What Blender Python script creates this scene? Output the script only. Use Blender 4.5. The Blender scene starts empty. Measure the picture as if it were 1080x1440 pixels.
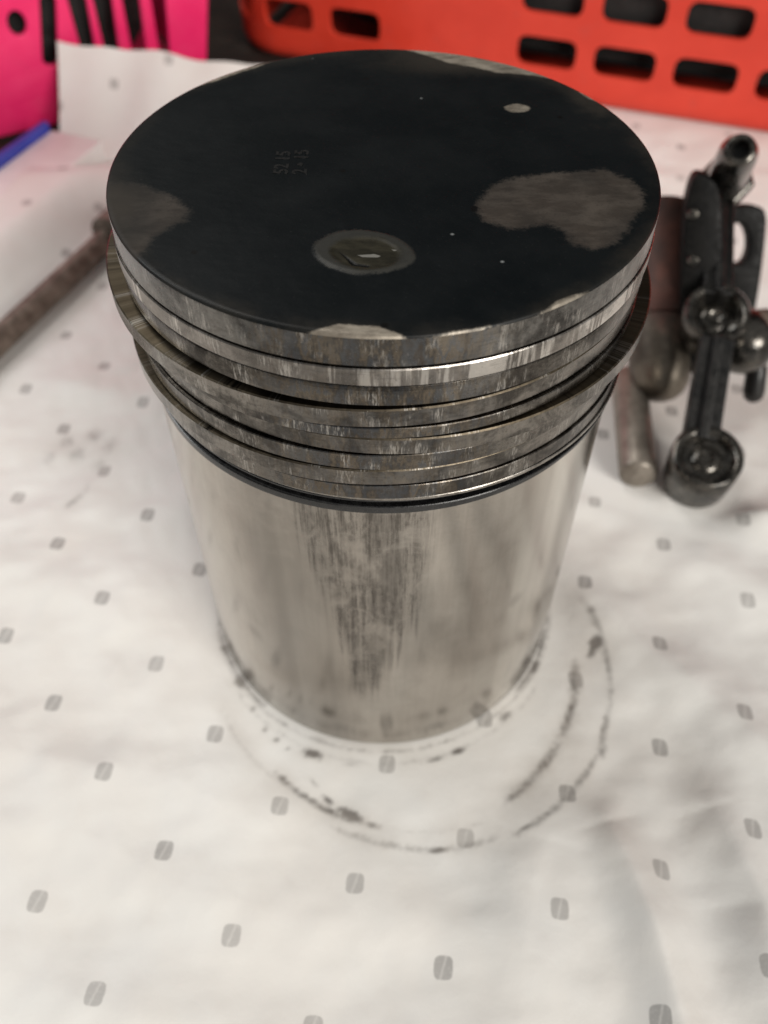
import bpy, bmesh, math, random
import numpy as np
from mathutils import Vector, Matrix
random.seed(7); rng = np.random.default_rng(11)
SC = bpy.context.scene
COL = SC.collection
S = 0.001                                   # everything below is written in millimetres

# ------------------------------------------------------------------ camera
CD, CH, CTH, CYAW, CROLL, CF = 152.32, 220.285, 0.8697, 0.0014, 0.0024, 1229.57
_cy, _sy = math.cos(CYAW), math.sin(CYAW)
C_FW = Vector((_sy*math.cos(CTH), _cy*math.cos(CTH), -math.sin(CTH)))
_rt = Vector((_cy, -_sy, 0)); _up = _rt.cross(C_FW)
C_RT = math.cos(CROLL)*_rt + math.sin(CROLL)*_up
C_UP = -math.sin(CROLL)*_rt + math.cos(CROLL)*_up
C_POS = Vector((0, -CD, CH))
cam_d = bpy.data.cameras.new('camera'); cam = bpy.data.objects.new('camera', cam_d); COL.objects.link(cam)
M = Matrix((C_RT, C_UP, -C_FW)).transposed().to_4x4(); M.translation = C_POS*S
cam.matrix_world = M
cam_d.sensor_fit = 'VERTICAL'; cam_d.sensor_height = 36.0; cam_d.lens = CF/1440*36
cam_d.clip_start = 0.005; cam_d.clip_end = 20
cam_d.dof.use_dof = True; cam_d.dof.focus_distance = 0.150; cam_d.dof.aperture_fstop = 15.0
SC.camera = cam

# ------------------------------------------------------------------ world, lamps, exposure
W = bpy.data.worlds.new('World'); SC.world = W; W.use_nodes = True
W.node_tree.nodes['Background'].inputs[0].default_value = (0.98, 0.98, 0.97, 1)
W.node_tree.nodes['Background'].inputs[1].default_value = 0.25
SC.view_settings.view_transform = 'Standard'; SC.view_settings.look = 'None'
SC.view_settings.exposure = 0.0; SC.view_settings.gamma = 1.0

def area(name, loc, target, size, power, colour):
    d = bpy.data.lights.new(name, 'AREA'); d.shape = 'RECTANGLE'; d.size, d.size_y = size
    d.energy = power; d.color = colour
    o = bpy.data.objects.new(name, d); COL.objects.link(o); o.location = loc
    o.rotation_euler = (Vector(target) - Vector(loc)).to_track_quat('-Z', 'Y').to_euler()
    return o
area('left_window', (-1.15, 0.45, 0.90), (0, 0.08, 0), (0.60, 0.50), 7.0, (0.95, 0.97, 0.97))
area('ceiling_lamp', (-0.50, 0.60, 1.20), (-0.05, 0.12, 0), (0.45, 0.35), 5.0, (1.0, 0.97, 0.92))
area('front_fill', (1.15, -1.75, 1.10), (0.0, 0.25, 0.05), (1.1, 0.8), 62.0, (1.0, 0.96, 0.90))  # added fill light to brighten the basket fronts and the turned-up sheet

# ------------------------------------------------------------------ helpers
def ray(px, py):                            # direction of the photo's pixel (1080 x 1440)
    return C_FW + C_RT*((px-540)/CF) - C_UP*((py-720)/CF)
def at_z(px, py, z=0.0):
    d = ray(px, py); return C_POS + d*((z-C_POS.z)/d.z)
class Face:                                 # an upright or leaning plane standing in the place
    def __init__(s, p0, dx, lean):
        s.p0 = Vector(p0); d = Vector((dx[0], dx[1], 0)).normalized()
        out = Vector((d.y, -d.x, 0))
        if out.y > 0: out = -out
        s.d = d; s.u = (Vector((0, 0, 1))*math.cos(lean) + out*math.sin(lean)); s.n = d.cross(s.u)   # n points to the viewer
        if s.n.y > 0: s.n = -s.n
    def at(s, px, py):
        r = ray(px, py); t = ((s.p0-C_POS).dot(s.n))/(r.dot(s.n)); q = C_POS + r*t - s.p0
        return (q.dot(s.d), q.dot(s.u))
    def w(s, u, v, out=0.0):
        return s.p0 + s.d*u + s.u*v + s.n*out

def link(name, me, mat=None, parent=None, smooth=True):
    o = bpy.data.objects.new(name, me); COL.objects.link(o)
    if mat: me.materials.append(mat)
    if smooth: me.polygons.foreach_set('use_smooth', [True]*len(me.polygons))
    if parent: o.parent = parent
    return o
def np_mesh(name, V, F, mat=None, parent=None, smooth=True, attrs=None, uv=None):
    V = np.asarray(V, np.float32)*S; F = np.asarray(F, np.int32)
    me = bpy.data.meshes.new(name)
    me.vertices.add(len(V)); me.vertices.foreach_set('co', V.ravel())
    k = F.shape[1]
    me.loops.add(F.size); me.loops.foreach_set('vertex_index', F.ravel())
    me.polygons.add(len(F)); me.polygons.foreach_set('loop_start', np.arange(len(F), dtype=np.int32)*k)
    me.update(calc_edges=True)
    for n, a in (attrs or {}).items():
        at = me.attributes.new(n, 'FLOAT', 'POINT'); at.data.foreach_set('value', np.asarray(a, np.float32))
    if uv is not None:
        l = me.uv_layers.new(name='UVMap'); l.data.foreach_set('uv', np.asarray(uv, np.float32)[F.ravel()].ravel())
    me.validate()
    return link(name, me, mat, parent, smooth)
def bm_obj(name, bm, mat=None, parent=None, smooth=True, bevel=0, angle=40):
    bmesh.ops.recalc_face_normals(bm, faces=bm.faces)
    for v in bm.verts: v.co *= S
    me = bpy.data.meshes.new(name); bm.to_mesh(me); bm.free()
    o = link(name, me, mat, parent, smooth)
    if bevel:
        m = o.modifiers.new('bevel', 'BEVEL'); m.width = bevel*S; m.segments = 3; m.limit_method = 'ANGLE'; m.angle_limit = math.radians(35)
    if smooth: sharp(me, angle)
    return o
def sharp(me, angle=40):
    bm = bmesh.new(); bm.from_mesh(me)
    for e in bm.edges:
        e.smooth = not (len(e.link_faces) == 2 and e.calc_face_angle(0) > math.radians(angle))
    bm.to_mesh(me); bm.free()
def empty(name, loc=(0, 0, 0)):
    o = bpy.data.objects.new(name, None); COL.objects.link(o); o.location = Vector(loc)*S; o.empty_display_size = .02
    return o
def tag(o, label=None, cat=None, kind=None, group=None):
    for k, v in (('label', label), ('category', cat), ('kind', kind), ('group', group)):
        if v: o[k] = v
    return o
def rebase(root):                           # parts were modelled in world millimetres: keep them there under the Empty
    bpy.context.view_layer.update()
    for c in root.children: c.matrix_parent_inverse = root.matrix_world.inverted()

def lathe(name, prof, mat, parent=None, seg=256, centre=(0, 0), closed=False, gap=None, angle=30):
    """prof: (radius, z) list, outline from top to bottom, spun round the vertical axis; gap leaves a slit (degrees) at the back"""
    bm = bmesh.new(); n = seg
    a0, a1 = (0, 2*math.pi) if not gap else (math.pi/2+math.radians(gap), math.pi/2+2*math.pi-math.radians(gap))
    cols = []
    for i in range(n if not gap else n+1):
        a = a0 + (a1-a0)*i/n
        cols.append([bm.verts.new((centre[0]+r*math.cos(a), centre[1]+r*math.sin(a), z)) for r, z in prof])
    m = len(prof)
    for i in range(n):
        A, B = cols[i], cols[(i+1) % len(cols)]
        for j in range(m if closed else m-1):
            k = (j+1) % m
            bm.faces.new((A[j], A[k], B[k], B[j]))
    if gap and closed:
        bm.faces.new(cols[0]); bm.faces.new(cols[-1][::-1])
    return bm_obj(name, bm, mat, parent, angle=angle)
def tube(bm, p, q, r0, r1=None, seg=24, cap=True, rings=None):
    """a straight bar from p to q; rings = [(t, radius)] along it"""
    p, q = Vector(p), Vector(q); d = (q-p); L = d.length; d.normalize()
    x = d.orthogonal().normalized(); y = d.cross(x)
    rings = rings or [(0, r0), (1, r1 if r1 is not None else r0)]
    R = []
    for t, r in rings:
        R.append([bm.verts.new(p + d*L*t + (x*math.cos(2*math.pi*i/seg) + y*math.sin(2*math.pi*i/seg))*r) for i in range(seg)])
    for A, B in zip(R, R[1:]):
        for i in range(seg): bm.faces.new((A[i], A[(i+1) % seg], B[(i+1) % seg], B[i]))
    if cap: bm.faces.new(R[0][::-1]); bm.faces.new(R[-1])
def box(bm, c, ax, ay, az):
    c, ax, ay, az = map(Vector, (c, ax, ay, az))
    v = [bm.verts.new(c + ax*i + ay*j + az*k) for i in (-1, 1) for j in (-1, 1) for k in (-1, 1)]
    for f in ((0, 1, 3, 2), (4, 6, 7, 5), (0, 4, 5, 1), (2, 3, 7, 6), (0, 2, 6, 4), (1, 5, 7, 3)): bm.faces.new([v[i] for i in f])
def round_poly(pts, r=None, n=5):
    """chaikin-rounded closed outline"""
    P = [Vector((p[0], p[1], 0)) for p in pts]
    for _ in range(n if r is None else r):
        Q = []
        for a, b in zip(P, P[1:]+P[:1]): Q += [a*.75+b*.25, a*.25+b*.75]
        P = Q
    return [(p.x, p.y) for p in P]
def rrect(u0, u1, v0, v1, r, n=5):
    out = []
    for cx, cy, a in ((u1-r, v1-r, 0), (u0+r, v1-r, 90), (u0+r, v0+r, 180), (u1-r, v0+r, 270)):
        for i in range(n+1):
            t = math.radians(a+90*i/n); out.append((cx+r*math.cos(t), cy+r*math.sin(t)))
    return out
def slab(name, outline, holes, thick, face, mat, parent=None, bevel=0.8, back=0.0):
    """a plate of real thickness standing in the plane `face`, with real holes through it"""
    cu = bpy.data.curves.new('outline', 'CURVE'); cu.dimensions = '2D'; cu.fill_mode = 'BOTH'
    cu.extrude = (thick/2-bevel)*S; cu.bevel_depth = bevel*S; cu.bevel_resolution = 2; cu.offset = -bevel*S
    for loop in [outline]+holes:
        sp = cu.splines.new('POLY'); sp.points.add(len(loop)-1); sp.use_cyclic_u = True
        for p, (u, v) in zip(sp.points, loop): p.co = (u*S, v*S, 0, 1)
    tmp = bpy.data.objects.new('outline', cu); COL.objects.link(tmp)
    bpy.context.view_layer.update()
    me = bpy.data.meshes.new_from_object(tmp.evaluated_get(bpy.context.evaluated_depsgraph_get()))
    bpy.data.objects.remove(tmp); bpy.data.curves.remove(cu)
    n = len(me.vertices); co = np.empty(n*3, np.float32); me.vertices.foreach_get('co', co); co = co.reshape(-1, 3)
    d, u, nn, p0 = (np.array(v) for v in (face.d, face.u, face.n, face.p0*S))
    w = p0 + co[:, :1]*d + co[:, 1:2]*u + (co[:, 2:]-(thick/2+back)*S)*nn
    me.vertices.foreach_set('co', w.astype(np.float32).ravel()); me.update()
    bm = bmesh.new(); bm.from_mesh(me); bmesh.ops.remove_doubles(bm, verts=bm.verts, dist=1e-6)
    bmesh.ops.recalc_face_normals(bm, faces=bm.faces); bm.to_mesh(me); bm.free()
    o = link(name, me, None, parent); me.materials.clear(); me.materials.append(mat); sharp(me, 35)
    return o
# value noise in numpy: sums of randomly turned sines, bent by each other
def fnoise(x, y, scale, seed, octaves=4, gain=.55):
    r = np.random.default_rng(seed); out = 0; amp = 1.0; tot = 0; f = 1.0/scale
    for o in range(octaves):
        acc = 0
        for k in range(4):
            a = r.uniform(0, 6.283); p = r.uniform(0, 6.283, 3); b = a+1.3
            acc = acc + np.sin((x*np.cos(a)+y*np.sin(a))*6.283*f*r.uniform(.7, 1.3) + p[0] + 1.6*np.sin((x*np.cos(b)+y*np.sin(b))*6.283*f*.6 + p[1]))
        out = out + amp*acc/4; tot += amp; amp *= gain; f *= 2.03
    return out/tot
def poly_sd(x, y, pts):                     # signed distance to an outline, positive inside (mm)
    pts = np.array(pts, float); d = np.full(x.shape, 1e9); ins = np.zeros(x.shape, bool)
    for a, b in zip(pts, np.roll(pts, -1, 0)):
        e = b-a; wx, wy = x-a[0], y-a[1]; t = np.clip((wx*e[0]+wy*e[1])/(e@e), 0, 1)
        d = np.minimum(d, np.hypot(wx-e[0]*t, wy-e[1]*t))
        c = ((a[1] <= y) != (b[1] <= y)); xi = a[0] + (y-a[1])/(e[1] if abs(e[1]) > 1e-9 else 1e-9)*e[0]
        ins ^= c & (x < xi)
    return np.where(ins, d, -d)
sstep = lambda t: (lambda c: c*c*(3-2*c))(np.clip(t, 0, 1))

# ------------------------------------------------------------------ material kit
class Mat:
    def __init__(s, name):
        s.m = bpy.data.materials.new(name); s.m.use_nodes = True; s.t = s.m.node_tree; s.b = s.t.nodes['Principled BSDF']
        s.co = s.n('ShaderNodeTexCoord')
    def put(s, sock, v):
        if isinstance(v, bpy.types.NodeSocket): s.t.links.new(v, sock)
        elif isinstance(v, (tuple, list)) and len(v) == 3 and sock.type == 'RGBA': sock.default_value = (*v, 1)
        else: sock.default_value = v
    def n(s, typ, **kw):
        nd = s.t.nodes.new(typ)
        for k, v in kw.items():
            if k.startswith('_'): setattr(nd, k[1:], v)
            else: s.put(nd.inputs[int(k[1:])] if k[0] == 'i' and k[1:].isdigit() else nd.inputs[k], v)
        return nd
    def ma(s, op, a, b=0.0, c=0.0, clamp=False):
        return s.n('ShaderNodeMath', _operation=op, _use_clamp=clamp, i0=a, i1=b, i2=c).outputs[0]
    def add(s, a, b): return s.ma('ADD', a, b)
    def mul(s, a, b): return s.ma('MULTIPLY', a, b)
    def ss(s, x, a, b, lo=0.0, hi=1.0):      # smooth step from a to b
        return s.n('ShaderNodeMapRange', _interpolation_type='SMOOTHSTEP', Value=x, **{'From Min': a, 'From Max': b, 'To Min': lo, 'To Max': hi}).outputs[0]
    def mix(s, f, a, b):
        nd = s.n('ShaderNodeMix', _data_type='RGBA', _clamp_factor=True); s.put(nd.inputs[0], f); s.put(nd.inputs[6], a); s.put(nd.inputs[7], b)
        return nd.outputs[2]
    def mul_col(s, f, a, b):
        nd = s.n('ShaderNodeMix', _data_type='RGBA', _blend_type='MULTIPLY'); s.put(nd.inputs[0], f); s.put(nd.inputs[6], a); s.put(nd.inputs[7], b)
        return nd.outputs[2]
    def noise(s, vec, scale, detail=4, rough=.55, dist=0.0):
        return s.n('ShaderNodeTexNoise', Vector=vec, Scale=scale, Detail=detail, Roughness=rough, Distortion=dist).outputs[0]
    def attr(s, name): return s.n('ShaderNodeAttribute', _attribute_name=name).outputs['Fac']
    def obj(s): return s.co.outputs['Object']
    def xyz(s, v=None):
        return s.n('ShaderNodeSeparateXYZ', Vector=v or s.obj()).outputs
    def vec(s, x, y, z): return s.n('ShaderNodeCombineXYZ', X=x, Y=y, Z=z).outputs[0]
    def bump(s, h, dist, strength=1.0):
        s.put(s.b.inputs['Normal'], s.n('ShaderNodeBump', Height=h, Distance=dist, Strength=strength).outputs[0])
    def set(s, **kw):
        names = {'color': 'Base Color', 'rough': 'Roughness', 'metal': 'Metallic', 'spec': 'Specular IOR Level', 'coat': 'Coat Weight', 'coat_rough': 'Coat Roughness'}
        for k, v in kw.items(): s.put(s.b.inputs[names[k]], v)
        return s
def simple(name, c0, c1, scale, rough=(.4, .6), metal=0.0, bump=0.0, coat=0.0, spec=.5):
    k = Mat(name); f = k.noise(k.obj(), scale, 5, .6); g = k.noise(k.obj(), scale*4.3, 3, .6)
    f2 = k.ss(k.add(k.mul(f, .7), k.mul(g, .3)), .36, .64)
    k.set(color=k.mix(f2, c0, c1), rough=k.ss(g, .3, .7, *rough), metal=metal, spec=spec, coat=coat, coat_rough=.12)
    if bump: k.bump(k.add(f, k.mul(g, .6)), bump*S)
    return k.m

# machined metal seen round the piston: coordinates are (arc length, height), both in mm
def metal(name, c_dark, c_light, rough, stain=(.05, .042, .034), stain_amt=.35, tint=0.0, streak=.5, scuff=False, seed=0.0, silver=0.0, metallic=1.0, blotch=1.0, grain=1.0):
    k = Mat(name); x, y, z = k.xyz()
    a = k.ma('ARCTAN2', x, k.mul(y, -1.0)); arc = k.mul(a, 50.0); zz = k.mul(z, 1000.0)
    v_st = k.vec(k.add(arc, seed), k.mul(zz, .05), seed)           # long vertical streaks
    v_ho = k.vec(k.mul(arc, .02), zz, seed)                         # fine turning marks
    v = k.vec(k.add(arc, seed), zz, seed)
    st = k.noise(v_st, .9, 5, .7); bl = k.noise(v, .11, 5, .62, .6); fi = k.noise(v, 1.3, 4, .65); ho = k.noise(v_ho, 2.2, 3, .6)
    t = k.add(k.add(k.mul(k.add(st, -.5), streak), k.mul(k.add(bl, -.5), 1.9*blotch)), k.mul(k.add(fi, -.5), .55*grain))
    col = k.mix(k.ss(t, -.38, .38), c_dark, c_light)
    if silver:                                                      # rubbed bright bits with hard edges
        sv = k.ss(k.add(k.noise(k.vec(k.add(arc, seed*3), k.mul(zz, .12), 3.1), .075, 3, .6), k.mul(k.add(st, -.5), .60)), .53, .60)
        col = k.mix(k.mul(sv, silver), col, (.70, .66, .61))
    if tint:                                                        # heat colours: straw, brown and blue patches near the front
        front = k.ss(k.ma('ABSOLUTE', k.add(arc, 1.0)), 26.0, 8.0)
        tn = k.noise(k.vec(k.add(arc, 31+seed), k.mul(zz, .35), 1.7), .22, 4, .7)
        r = k.n('ShaderNodeValToRGB', Fac=tn); e = r.color_ramp.elements
        e[0].position = .34; e[0].color = (.08, .064, .052, 1); e[1].position = .68; e[1].color = (.30, .25, .19, 1)
        for p, c in ((.43, (.10, .115, .135)), (.49, (.08, .073, .066)), (.55, (.22, .175, .125)), (.61, (.15, .162, .18))):
            q = e.new(p); q.color = (*c, 1)
        col = k.mix(k.mul(front, tint), col, r.outputs[0])
    if not scuff:                                                   # grains of carbon and dark nicks
        sp = k.mul(k.ss(k.noise(k.vec(arc, k.mul(zz, .8), seed+5), 2.3, 4, .7), .58, .68), k.ss(bl, .40, .60))
        col = k.mix(k.mul(sp, .62), col, (.035, .030, .026))
        ln = k.ss(k.noise(k.vec(k.mul(arc, .06), k.mul(zz, 1.0), seed+8), 2.6, 4, .7), .56, .66)
        col = k.mix(k.mul(ln, .30), col, (.05, .044, .038))
        front_dim = k.mul(k.ss(k.add(k.ma('ABSOLUTE', k.add(arc, 1.0)), k.mul(k.add(bl, -.5), 50.0)), 34.0, 12.0), .34)  # dimmer reflection at the front, painted in as a darker colour
        col = k.mix(front_dim, col, (.040, .035, .031))
        sg = k.noise(k.vec(k.add(arc, seed*2), k.mul(zz, .5), 6.6), .16, 4, .65)          # groups of bright vertical scratches
        sx = k.noise(k.vec(k.add(arc, seed), k.mul(zz, .10), 2.2), 3.4, 3, .7)
        col = k.mix(k.mul(k.mul(k.ss(sg, .50, .62), k.ss(sx, .47, .62)), .62), col, (.50, .475, .44))
        gl = k.ss(k.noise(k.vec(arc, k.mul(zz, 1.4), seed+2), 4.2, 2, .5), .70, .76); col = k.mix(k.mul(gl, .55), col, (.55, .52, .47))  # glints of oil droplets painted in as bright specks
    if scuff:                                                       # dark and bright bands: reflections of the sheet painted into the colour
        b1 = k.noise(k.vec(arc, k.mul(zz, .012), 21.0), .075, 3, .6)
        refl_dark = k.add(k.mul(k.ss(k.ma('ABSOLUTE', k.add(arc, 20.0)), 17.0, 5.0), .55), k.ss(b1, .46, .68, 0.0, .34))
        refl_dark = k.mul(refl_dark, k.ss(k.add(zz, k.mul(k.add(bl, -.5), 90.0)), 118.0, 78.0, .45, 1.0))
        col = k.mix(refl_dark, col, (.215, .195, .17))
        refl_bright = k.mul(k.ss(k.ma('ABSOLUTE', k.add(arc, -38.0)), 9.0, 3.0), k.ss(b1, .30, .60, .5, 1.0))
        col = k.mix(k.mul(refl_bright, .95), col, (.74, .70, .64))
    oil = k.ss(k.add(bl, k.mul(k.add(fi, -.5), .35)), .56, .70)
    col = k.mix(k.mul(oil, stain_amt), col, stain)
    ro = k.add(rough, k.add(k.mul(k.add(bl, -.5), .22*blotch), k.mul(k.add(fi, -.5), .12*grain)))
    hgt = k.add(k.mul(ho, .6), k.add(k.mul(fi, .5*grain), k.mul(st, .3*grain)))
    if scuff:
        # worn seizure mark running down the front of the skirt
        d_ = k.add(arc, 3.0); n1 = k.noise(k.vec(arc, 0.0, 3.3), .16, 2, .5); n2 = k.noise(k.vec(arc, k.mul(zz, .02), 5.1), .75, 3, .7)
        zend = k.add(k.add(26.0, k.mul(k.ma('ABSOLUTE', d_), 3.5)), k.add(k.mul(k.add(n1, -.5), 70.0), k.mul(k.add(n2, -.5), 62.0)))
        side = k.ss(k.add(k.ma('ABSOLUTE', k.add(arc, 4.0)), k.mul(k.add(n2, -.5), 8.0)), 15.5, 10.5)
        inside = k.mul(k.mul(k.ss(k.add(zz, k.mul(zend, -1.0)), -4.0, 14.0), side), k.ss(zz, 20.0, 38.0))
        inside = k.mul(inside, k.ss(k.noise(v, .10, 5, .65, .8), .30, .56, .25, 1.0)); wob = k.mul(k.add(n2, -.5), 9.0)
        ln = k.noise(k.vec(arc, k.mul(zz, .045), 9.0), 1.05, 5, .72)
        gr = k.noise(k.vec(arc, k.mul(zz, .35), 4.0), 1.1, 5, .7)
        marks = k.ss(k.add(k.mul(ln, .62), k.mul(gr, .30)), .37, .58)
        core = k.ss(k.add(k.ma('ABSOLUTE', k.add(arc, -.3)), k.mul(wob, .5)), 5.5, 1.5)
        col = k.mix(k.mul(inside, k.add(.22, k.mul(marks, .64))), col, (.075, .066, .058))
        col = k.mix(k.mul(k.mul(inside, core), .40), col, (.085, .075, .066))
        ro = k.add(ro, k.mul(inside, .12)); hgt = k.add(hgt, k.mul(k.mul(inside, marks), -.8))
        # faint grey wipe at left, smuts low down
        wipe = k.ss(k.add(k.noise(k.vec(arc, k.mul(zz, .4), 12.0), .045, 4, .6), k.mul(k.ss(arc, -55.0, -20.0), k.ss(arc, -8.0, -28.0, 0.0, .16))), .56, .72)
        col = k.mix(k.mul(wipe, .18), col, (.16, .15, .135))
        for ax, hz in ((-11.0, 9.0), (14.0, 8.0), (-34, 40), (33, 55)):
            dd = k.n('ShaderNodeVectorMath', _operation='DISTANCE'); k.put(dd.inputs[0], k.vec(arc, zz, 0.0)); dd.inputs[1].default_value = (ax, hz, 0)
            col = k.mix(k.mul(k.ss(k.add(dd.outputs['Value'], k.mul(k.add(fi, -.5), 4.0)), 3.6, 0.6), .28), col, (.10, .09, .08))
    k.set(color=col, rough=ro, metal=metallic)
    k.bump(hgt, .05*S, .55)
    return k.m

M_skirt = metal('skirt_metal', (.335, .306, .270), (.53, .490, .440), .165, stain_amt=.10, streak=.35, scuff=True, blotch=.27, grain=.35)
M_land = metal('land_metal', (.042, .037, .032), (.23, .21, .185), .26, tint=.62, stain_amt=.5, seed=17.0)
M_topland = metal('top_land_metal', (.050, .047, .044), (.23, .22, .205), .29, tint=.62, stain_amt=.45, seed=5.0)
M_bright = metal('rubbed_land_metal', (.17, .155, .14), (.34, .31, .28), .30, tint=.15, silver=.9, stain_amt=.4, seed=41.0)
M_ring = metal('ring_steel', (.060, .054, .047), (.30, .275, .245), .23, tint=.30, stain=(.06, .05, .038), stain_amt=.45, seed=63.0)
M_ringtop = metal('ring_oiled_top', (.075, .06, .040), (.17, .14, .10), .38, stain=(.012, .010, .009), stain_amt=.95, seed=77.0)
M_groove = simple('groove_carbon', (.006, .006, .006), (.016, .014, .012), 900, (.25, .5))
M_oilring = simple('oil_ring_black', (.004, .004, .0045), (.012, .012, .012), 700, (.14, .32), metal=0.0, coat=0.0, spec=.5)
M_rail = metal('oil_rail_steel', (.24, .22, .195), (.46, .43, .39), .26, stain_amt=.3, seed=90.0)

# carbon on the crown
k = Mat('crown_carbon'); P3 = k.obj(); x, y, z = k.xyz()
nz = k.noise(P3, 420, 6, .72); nf = k.noise(P3, 1500, 4, .7); nl = k.noise(P3, 60, 4, .6); nb = k.noise(k.vec(x, k.mul(y, 2.2), z), 190, 5, .6)
edge = k.add(k.mul(k.add(nz, -.5), 2.6), k.mul(k.add(nf, -.5), 1.5))
base = k.mix(k.ss(nl, .35, .68), (.0014, .0028, .0036), (.0042, .0056, .0064))
speck = k.noise(P3, 2600, 2, .5)
base = k.mix(k.mul(k.ss(speck, .66, .78), .35), base, (.03, .03, .03))
# soft brown haze of thinner carbon toward the edges
base = k.mix(k.mul(k.ss(k.add(k.attr('haze'), k.mul(edge, .14)), .2, 1.0), .8), base, (.034, .029, .023))
wear = k.ss(k.add(k.attr('wear'), k.add(edge, k.mul(k.add(nf, -.5), 1.5))), -.9, 1.1)
wc = k.mix(k.ss(nb, .38, .64), (.046, .037, .030), (.070, .058, .048)); wc = k.mix(k.mul(k.ss(nf, .52, .66), .35), wc, (.028, .024, .021))
col = k.mix(k.mul(wear, k.attr('wear_amt')), base, wc)
blo = k.ss(k.add(k.attr('blister_rim'), k.mul(edge, k.ss(x, -.004, .003, 1.1, .25))), -.2, .6); col = k.mix(k.mul(blo, .9), col, k.mix(nz, (.020, .020, .018), (.044, .043, .038)))
bli = k.ss(k.add(k.attr('blister'), k.mul(edge, .75)), -.5, .8); col = k.mix(bli, col, k.mix(k.ss(nb, .35, .65), (.013, .012, .008), (.030, .027, .018)))
col = k.mix(k.ss(k.add(k.attr('slit'), k.mul(edge, .12)), 0.0, .3), col, (.002, .002, .002))
col = k.mix(k.ss(k.add(k.attr('glint'), k.mul(edge, .06)), 0.0, .25), col, (.16, .155, .14))
bare = k.ss(k.add(k.attr('bare'), k.mul(edge, .33)), -.15, .5)
col = k.mix(bare, col, k.mix(k.ss(nb, .3, .7), (.17, .145, .115), (.44, .39, .32)))
vo = k.n('ShaderNodeTexVoronoi', _feature='F1', Vector=P3, Scale=260.0, Randomness=1.0)
sc = k.n('ShaderNodeSeparateColor', Color=vo.outputs['Color']).outputs
fl = k.mul(k.ma('GREATER_THAN', sc[0], .955), k.ss(vo.outputs['Distance'], k.mul(sc[1], .14), 0.0))
col = k.mix(k.mul(fl, .8), col, (.24, .25, .25))
pit = k.mul(k.ma('LESS_THAN', sc[0], .08), k.ss(vo.outputs['Distance'], .22, .1)); col = k.mix(pit, col, (.002, .002, .002))
k.set(color=col, rough=k.ss(k.add(wear, k.mul(nl, .3)), 0.0, 1.0, .42, .62), spec=k.ss(bare, 0.0, 1.0, .15, .5), metal=k.mul(bare, .55))
k.bump(k.add(k.mul(nz, .5), k.add(k.mul(nf, .35), k.mul(wear, -.5))), .07*S, .6)
M_crown = k.m
M_stamp = simple('stamped_black', (.0015, .0015, .0015), (.003, .003, .003), 900, (.3, .5))

# printed sheet
A1 = np.array((28.4, 11.55)); B1 = np.array((19.0, -19.3)); LAT = np.linalg.inv(np.c_[A1, B1])
k = Mat('printed_sheet'); uvx, uvy, _ = k.xyz(k.co.outputs['UV'])
P3 = k.obj()
def cell(s): return k.add(s, k.mul(k.ma('FLOOR', k.add(s, .5)), -1.0))
cx_, cy_ = cell(uvx), cell(uvy)
ox = k.add(k.mul(cx_, float(A1[0])), k.mul(cy_, float(B1[0]))); oy = k.add(k.mul(cx_, float(A1[1])), k.mul(cy_, float(B1[1])))
ox = k.add(ox, k.mul(oy, -.12)); oy = k.add(oy, k.mul(ox, .06))
pn = k.noise(P3, 900, 4, .7)
q = k.add(k.ma('POWER', k.ma('ABSOLUTE', k.mul(ox, 1/2.2)), 3.6), k.ma('POWER', k.ma('ABSOLUTE', k.mul(oy, 1/2.4)), 3.6))
dot = k.ss(k.add(q, k.mul(k.add(pn, -.5), .5)), 1.18, .80)
gap = k.ss(k.ma('ABSOLUTE', k.add(k.add(ox, k.mul(oy, -.28)), k.mul(k.add(pn, -.5), .5))), .12, .42)
dot = k.mul(dot, k.add(.62, k.mul(gap, .38)))
dot = k.mul(dot, k.ss(k.noise(P3, 1500, 3, .7), .30, .48, .72, 1.0))
big = k.noise(P3, 14, 4, .6); mid = k.noise(P3, 70, 5, .6); fin = k.noise(P3, 420, 4, .65)
paper = k.mix(k.ss(big, .35, .65), (.70, .675, .64), (.735, .725, .70))
paper = k.mix(k.mul(k.ss(mid, .52, .72), .16), paper, (.66, .62, .57))
col = k.mix(k.mul(dot, k.ss(k.noise(P3, 22, 2, .5), .35, .65, .54, .74)), paper, (.255, .245, .235))
sm = k.add(k.attr('stain'), k.mul(k.add(fin, -.5), .6)); sm2 = k.mul(k.ss(sm, .10, 1.10), k.ss(k.attr('stain'), .01, .10))
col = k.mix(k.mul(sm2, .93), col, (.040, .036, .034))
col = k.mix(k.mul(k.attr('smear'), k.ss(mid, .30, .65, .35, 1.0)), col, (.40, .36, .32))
k.set(color=col, rough=k.ss(mid, .3, .7, .42, .56), spec=.38)
k.bump(k.add(k.mul(mid, 1.0), k.mul(fin, .14)), 1.6*S, .20)
M_paper = k.m

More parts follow.
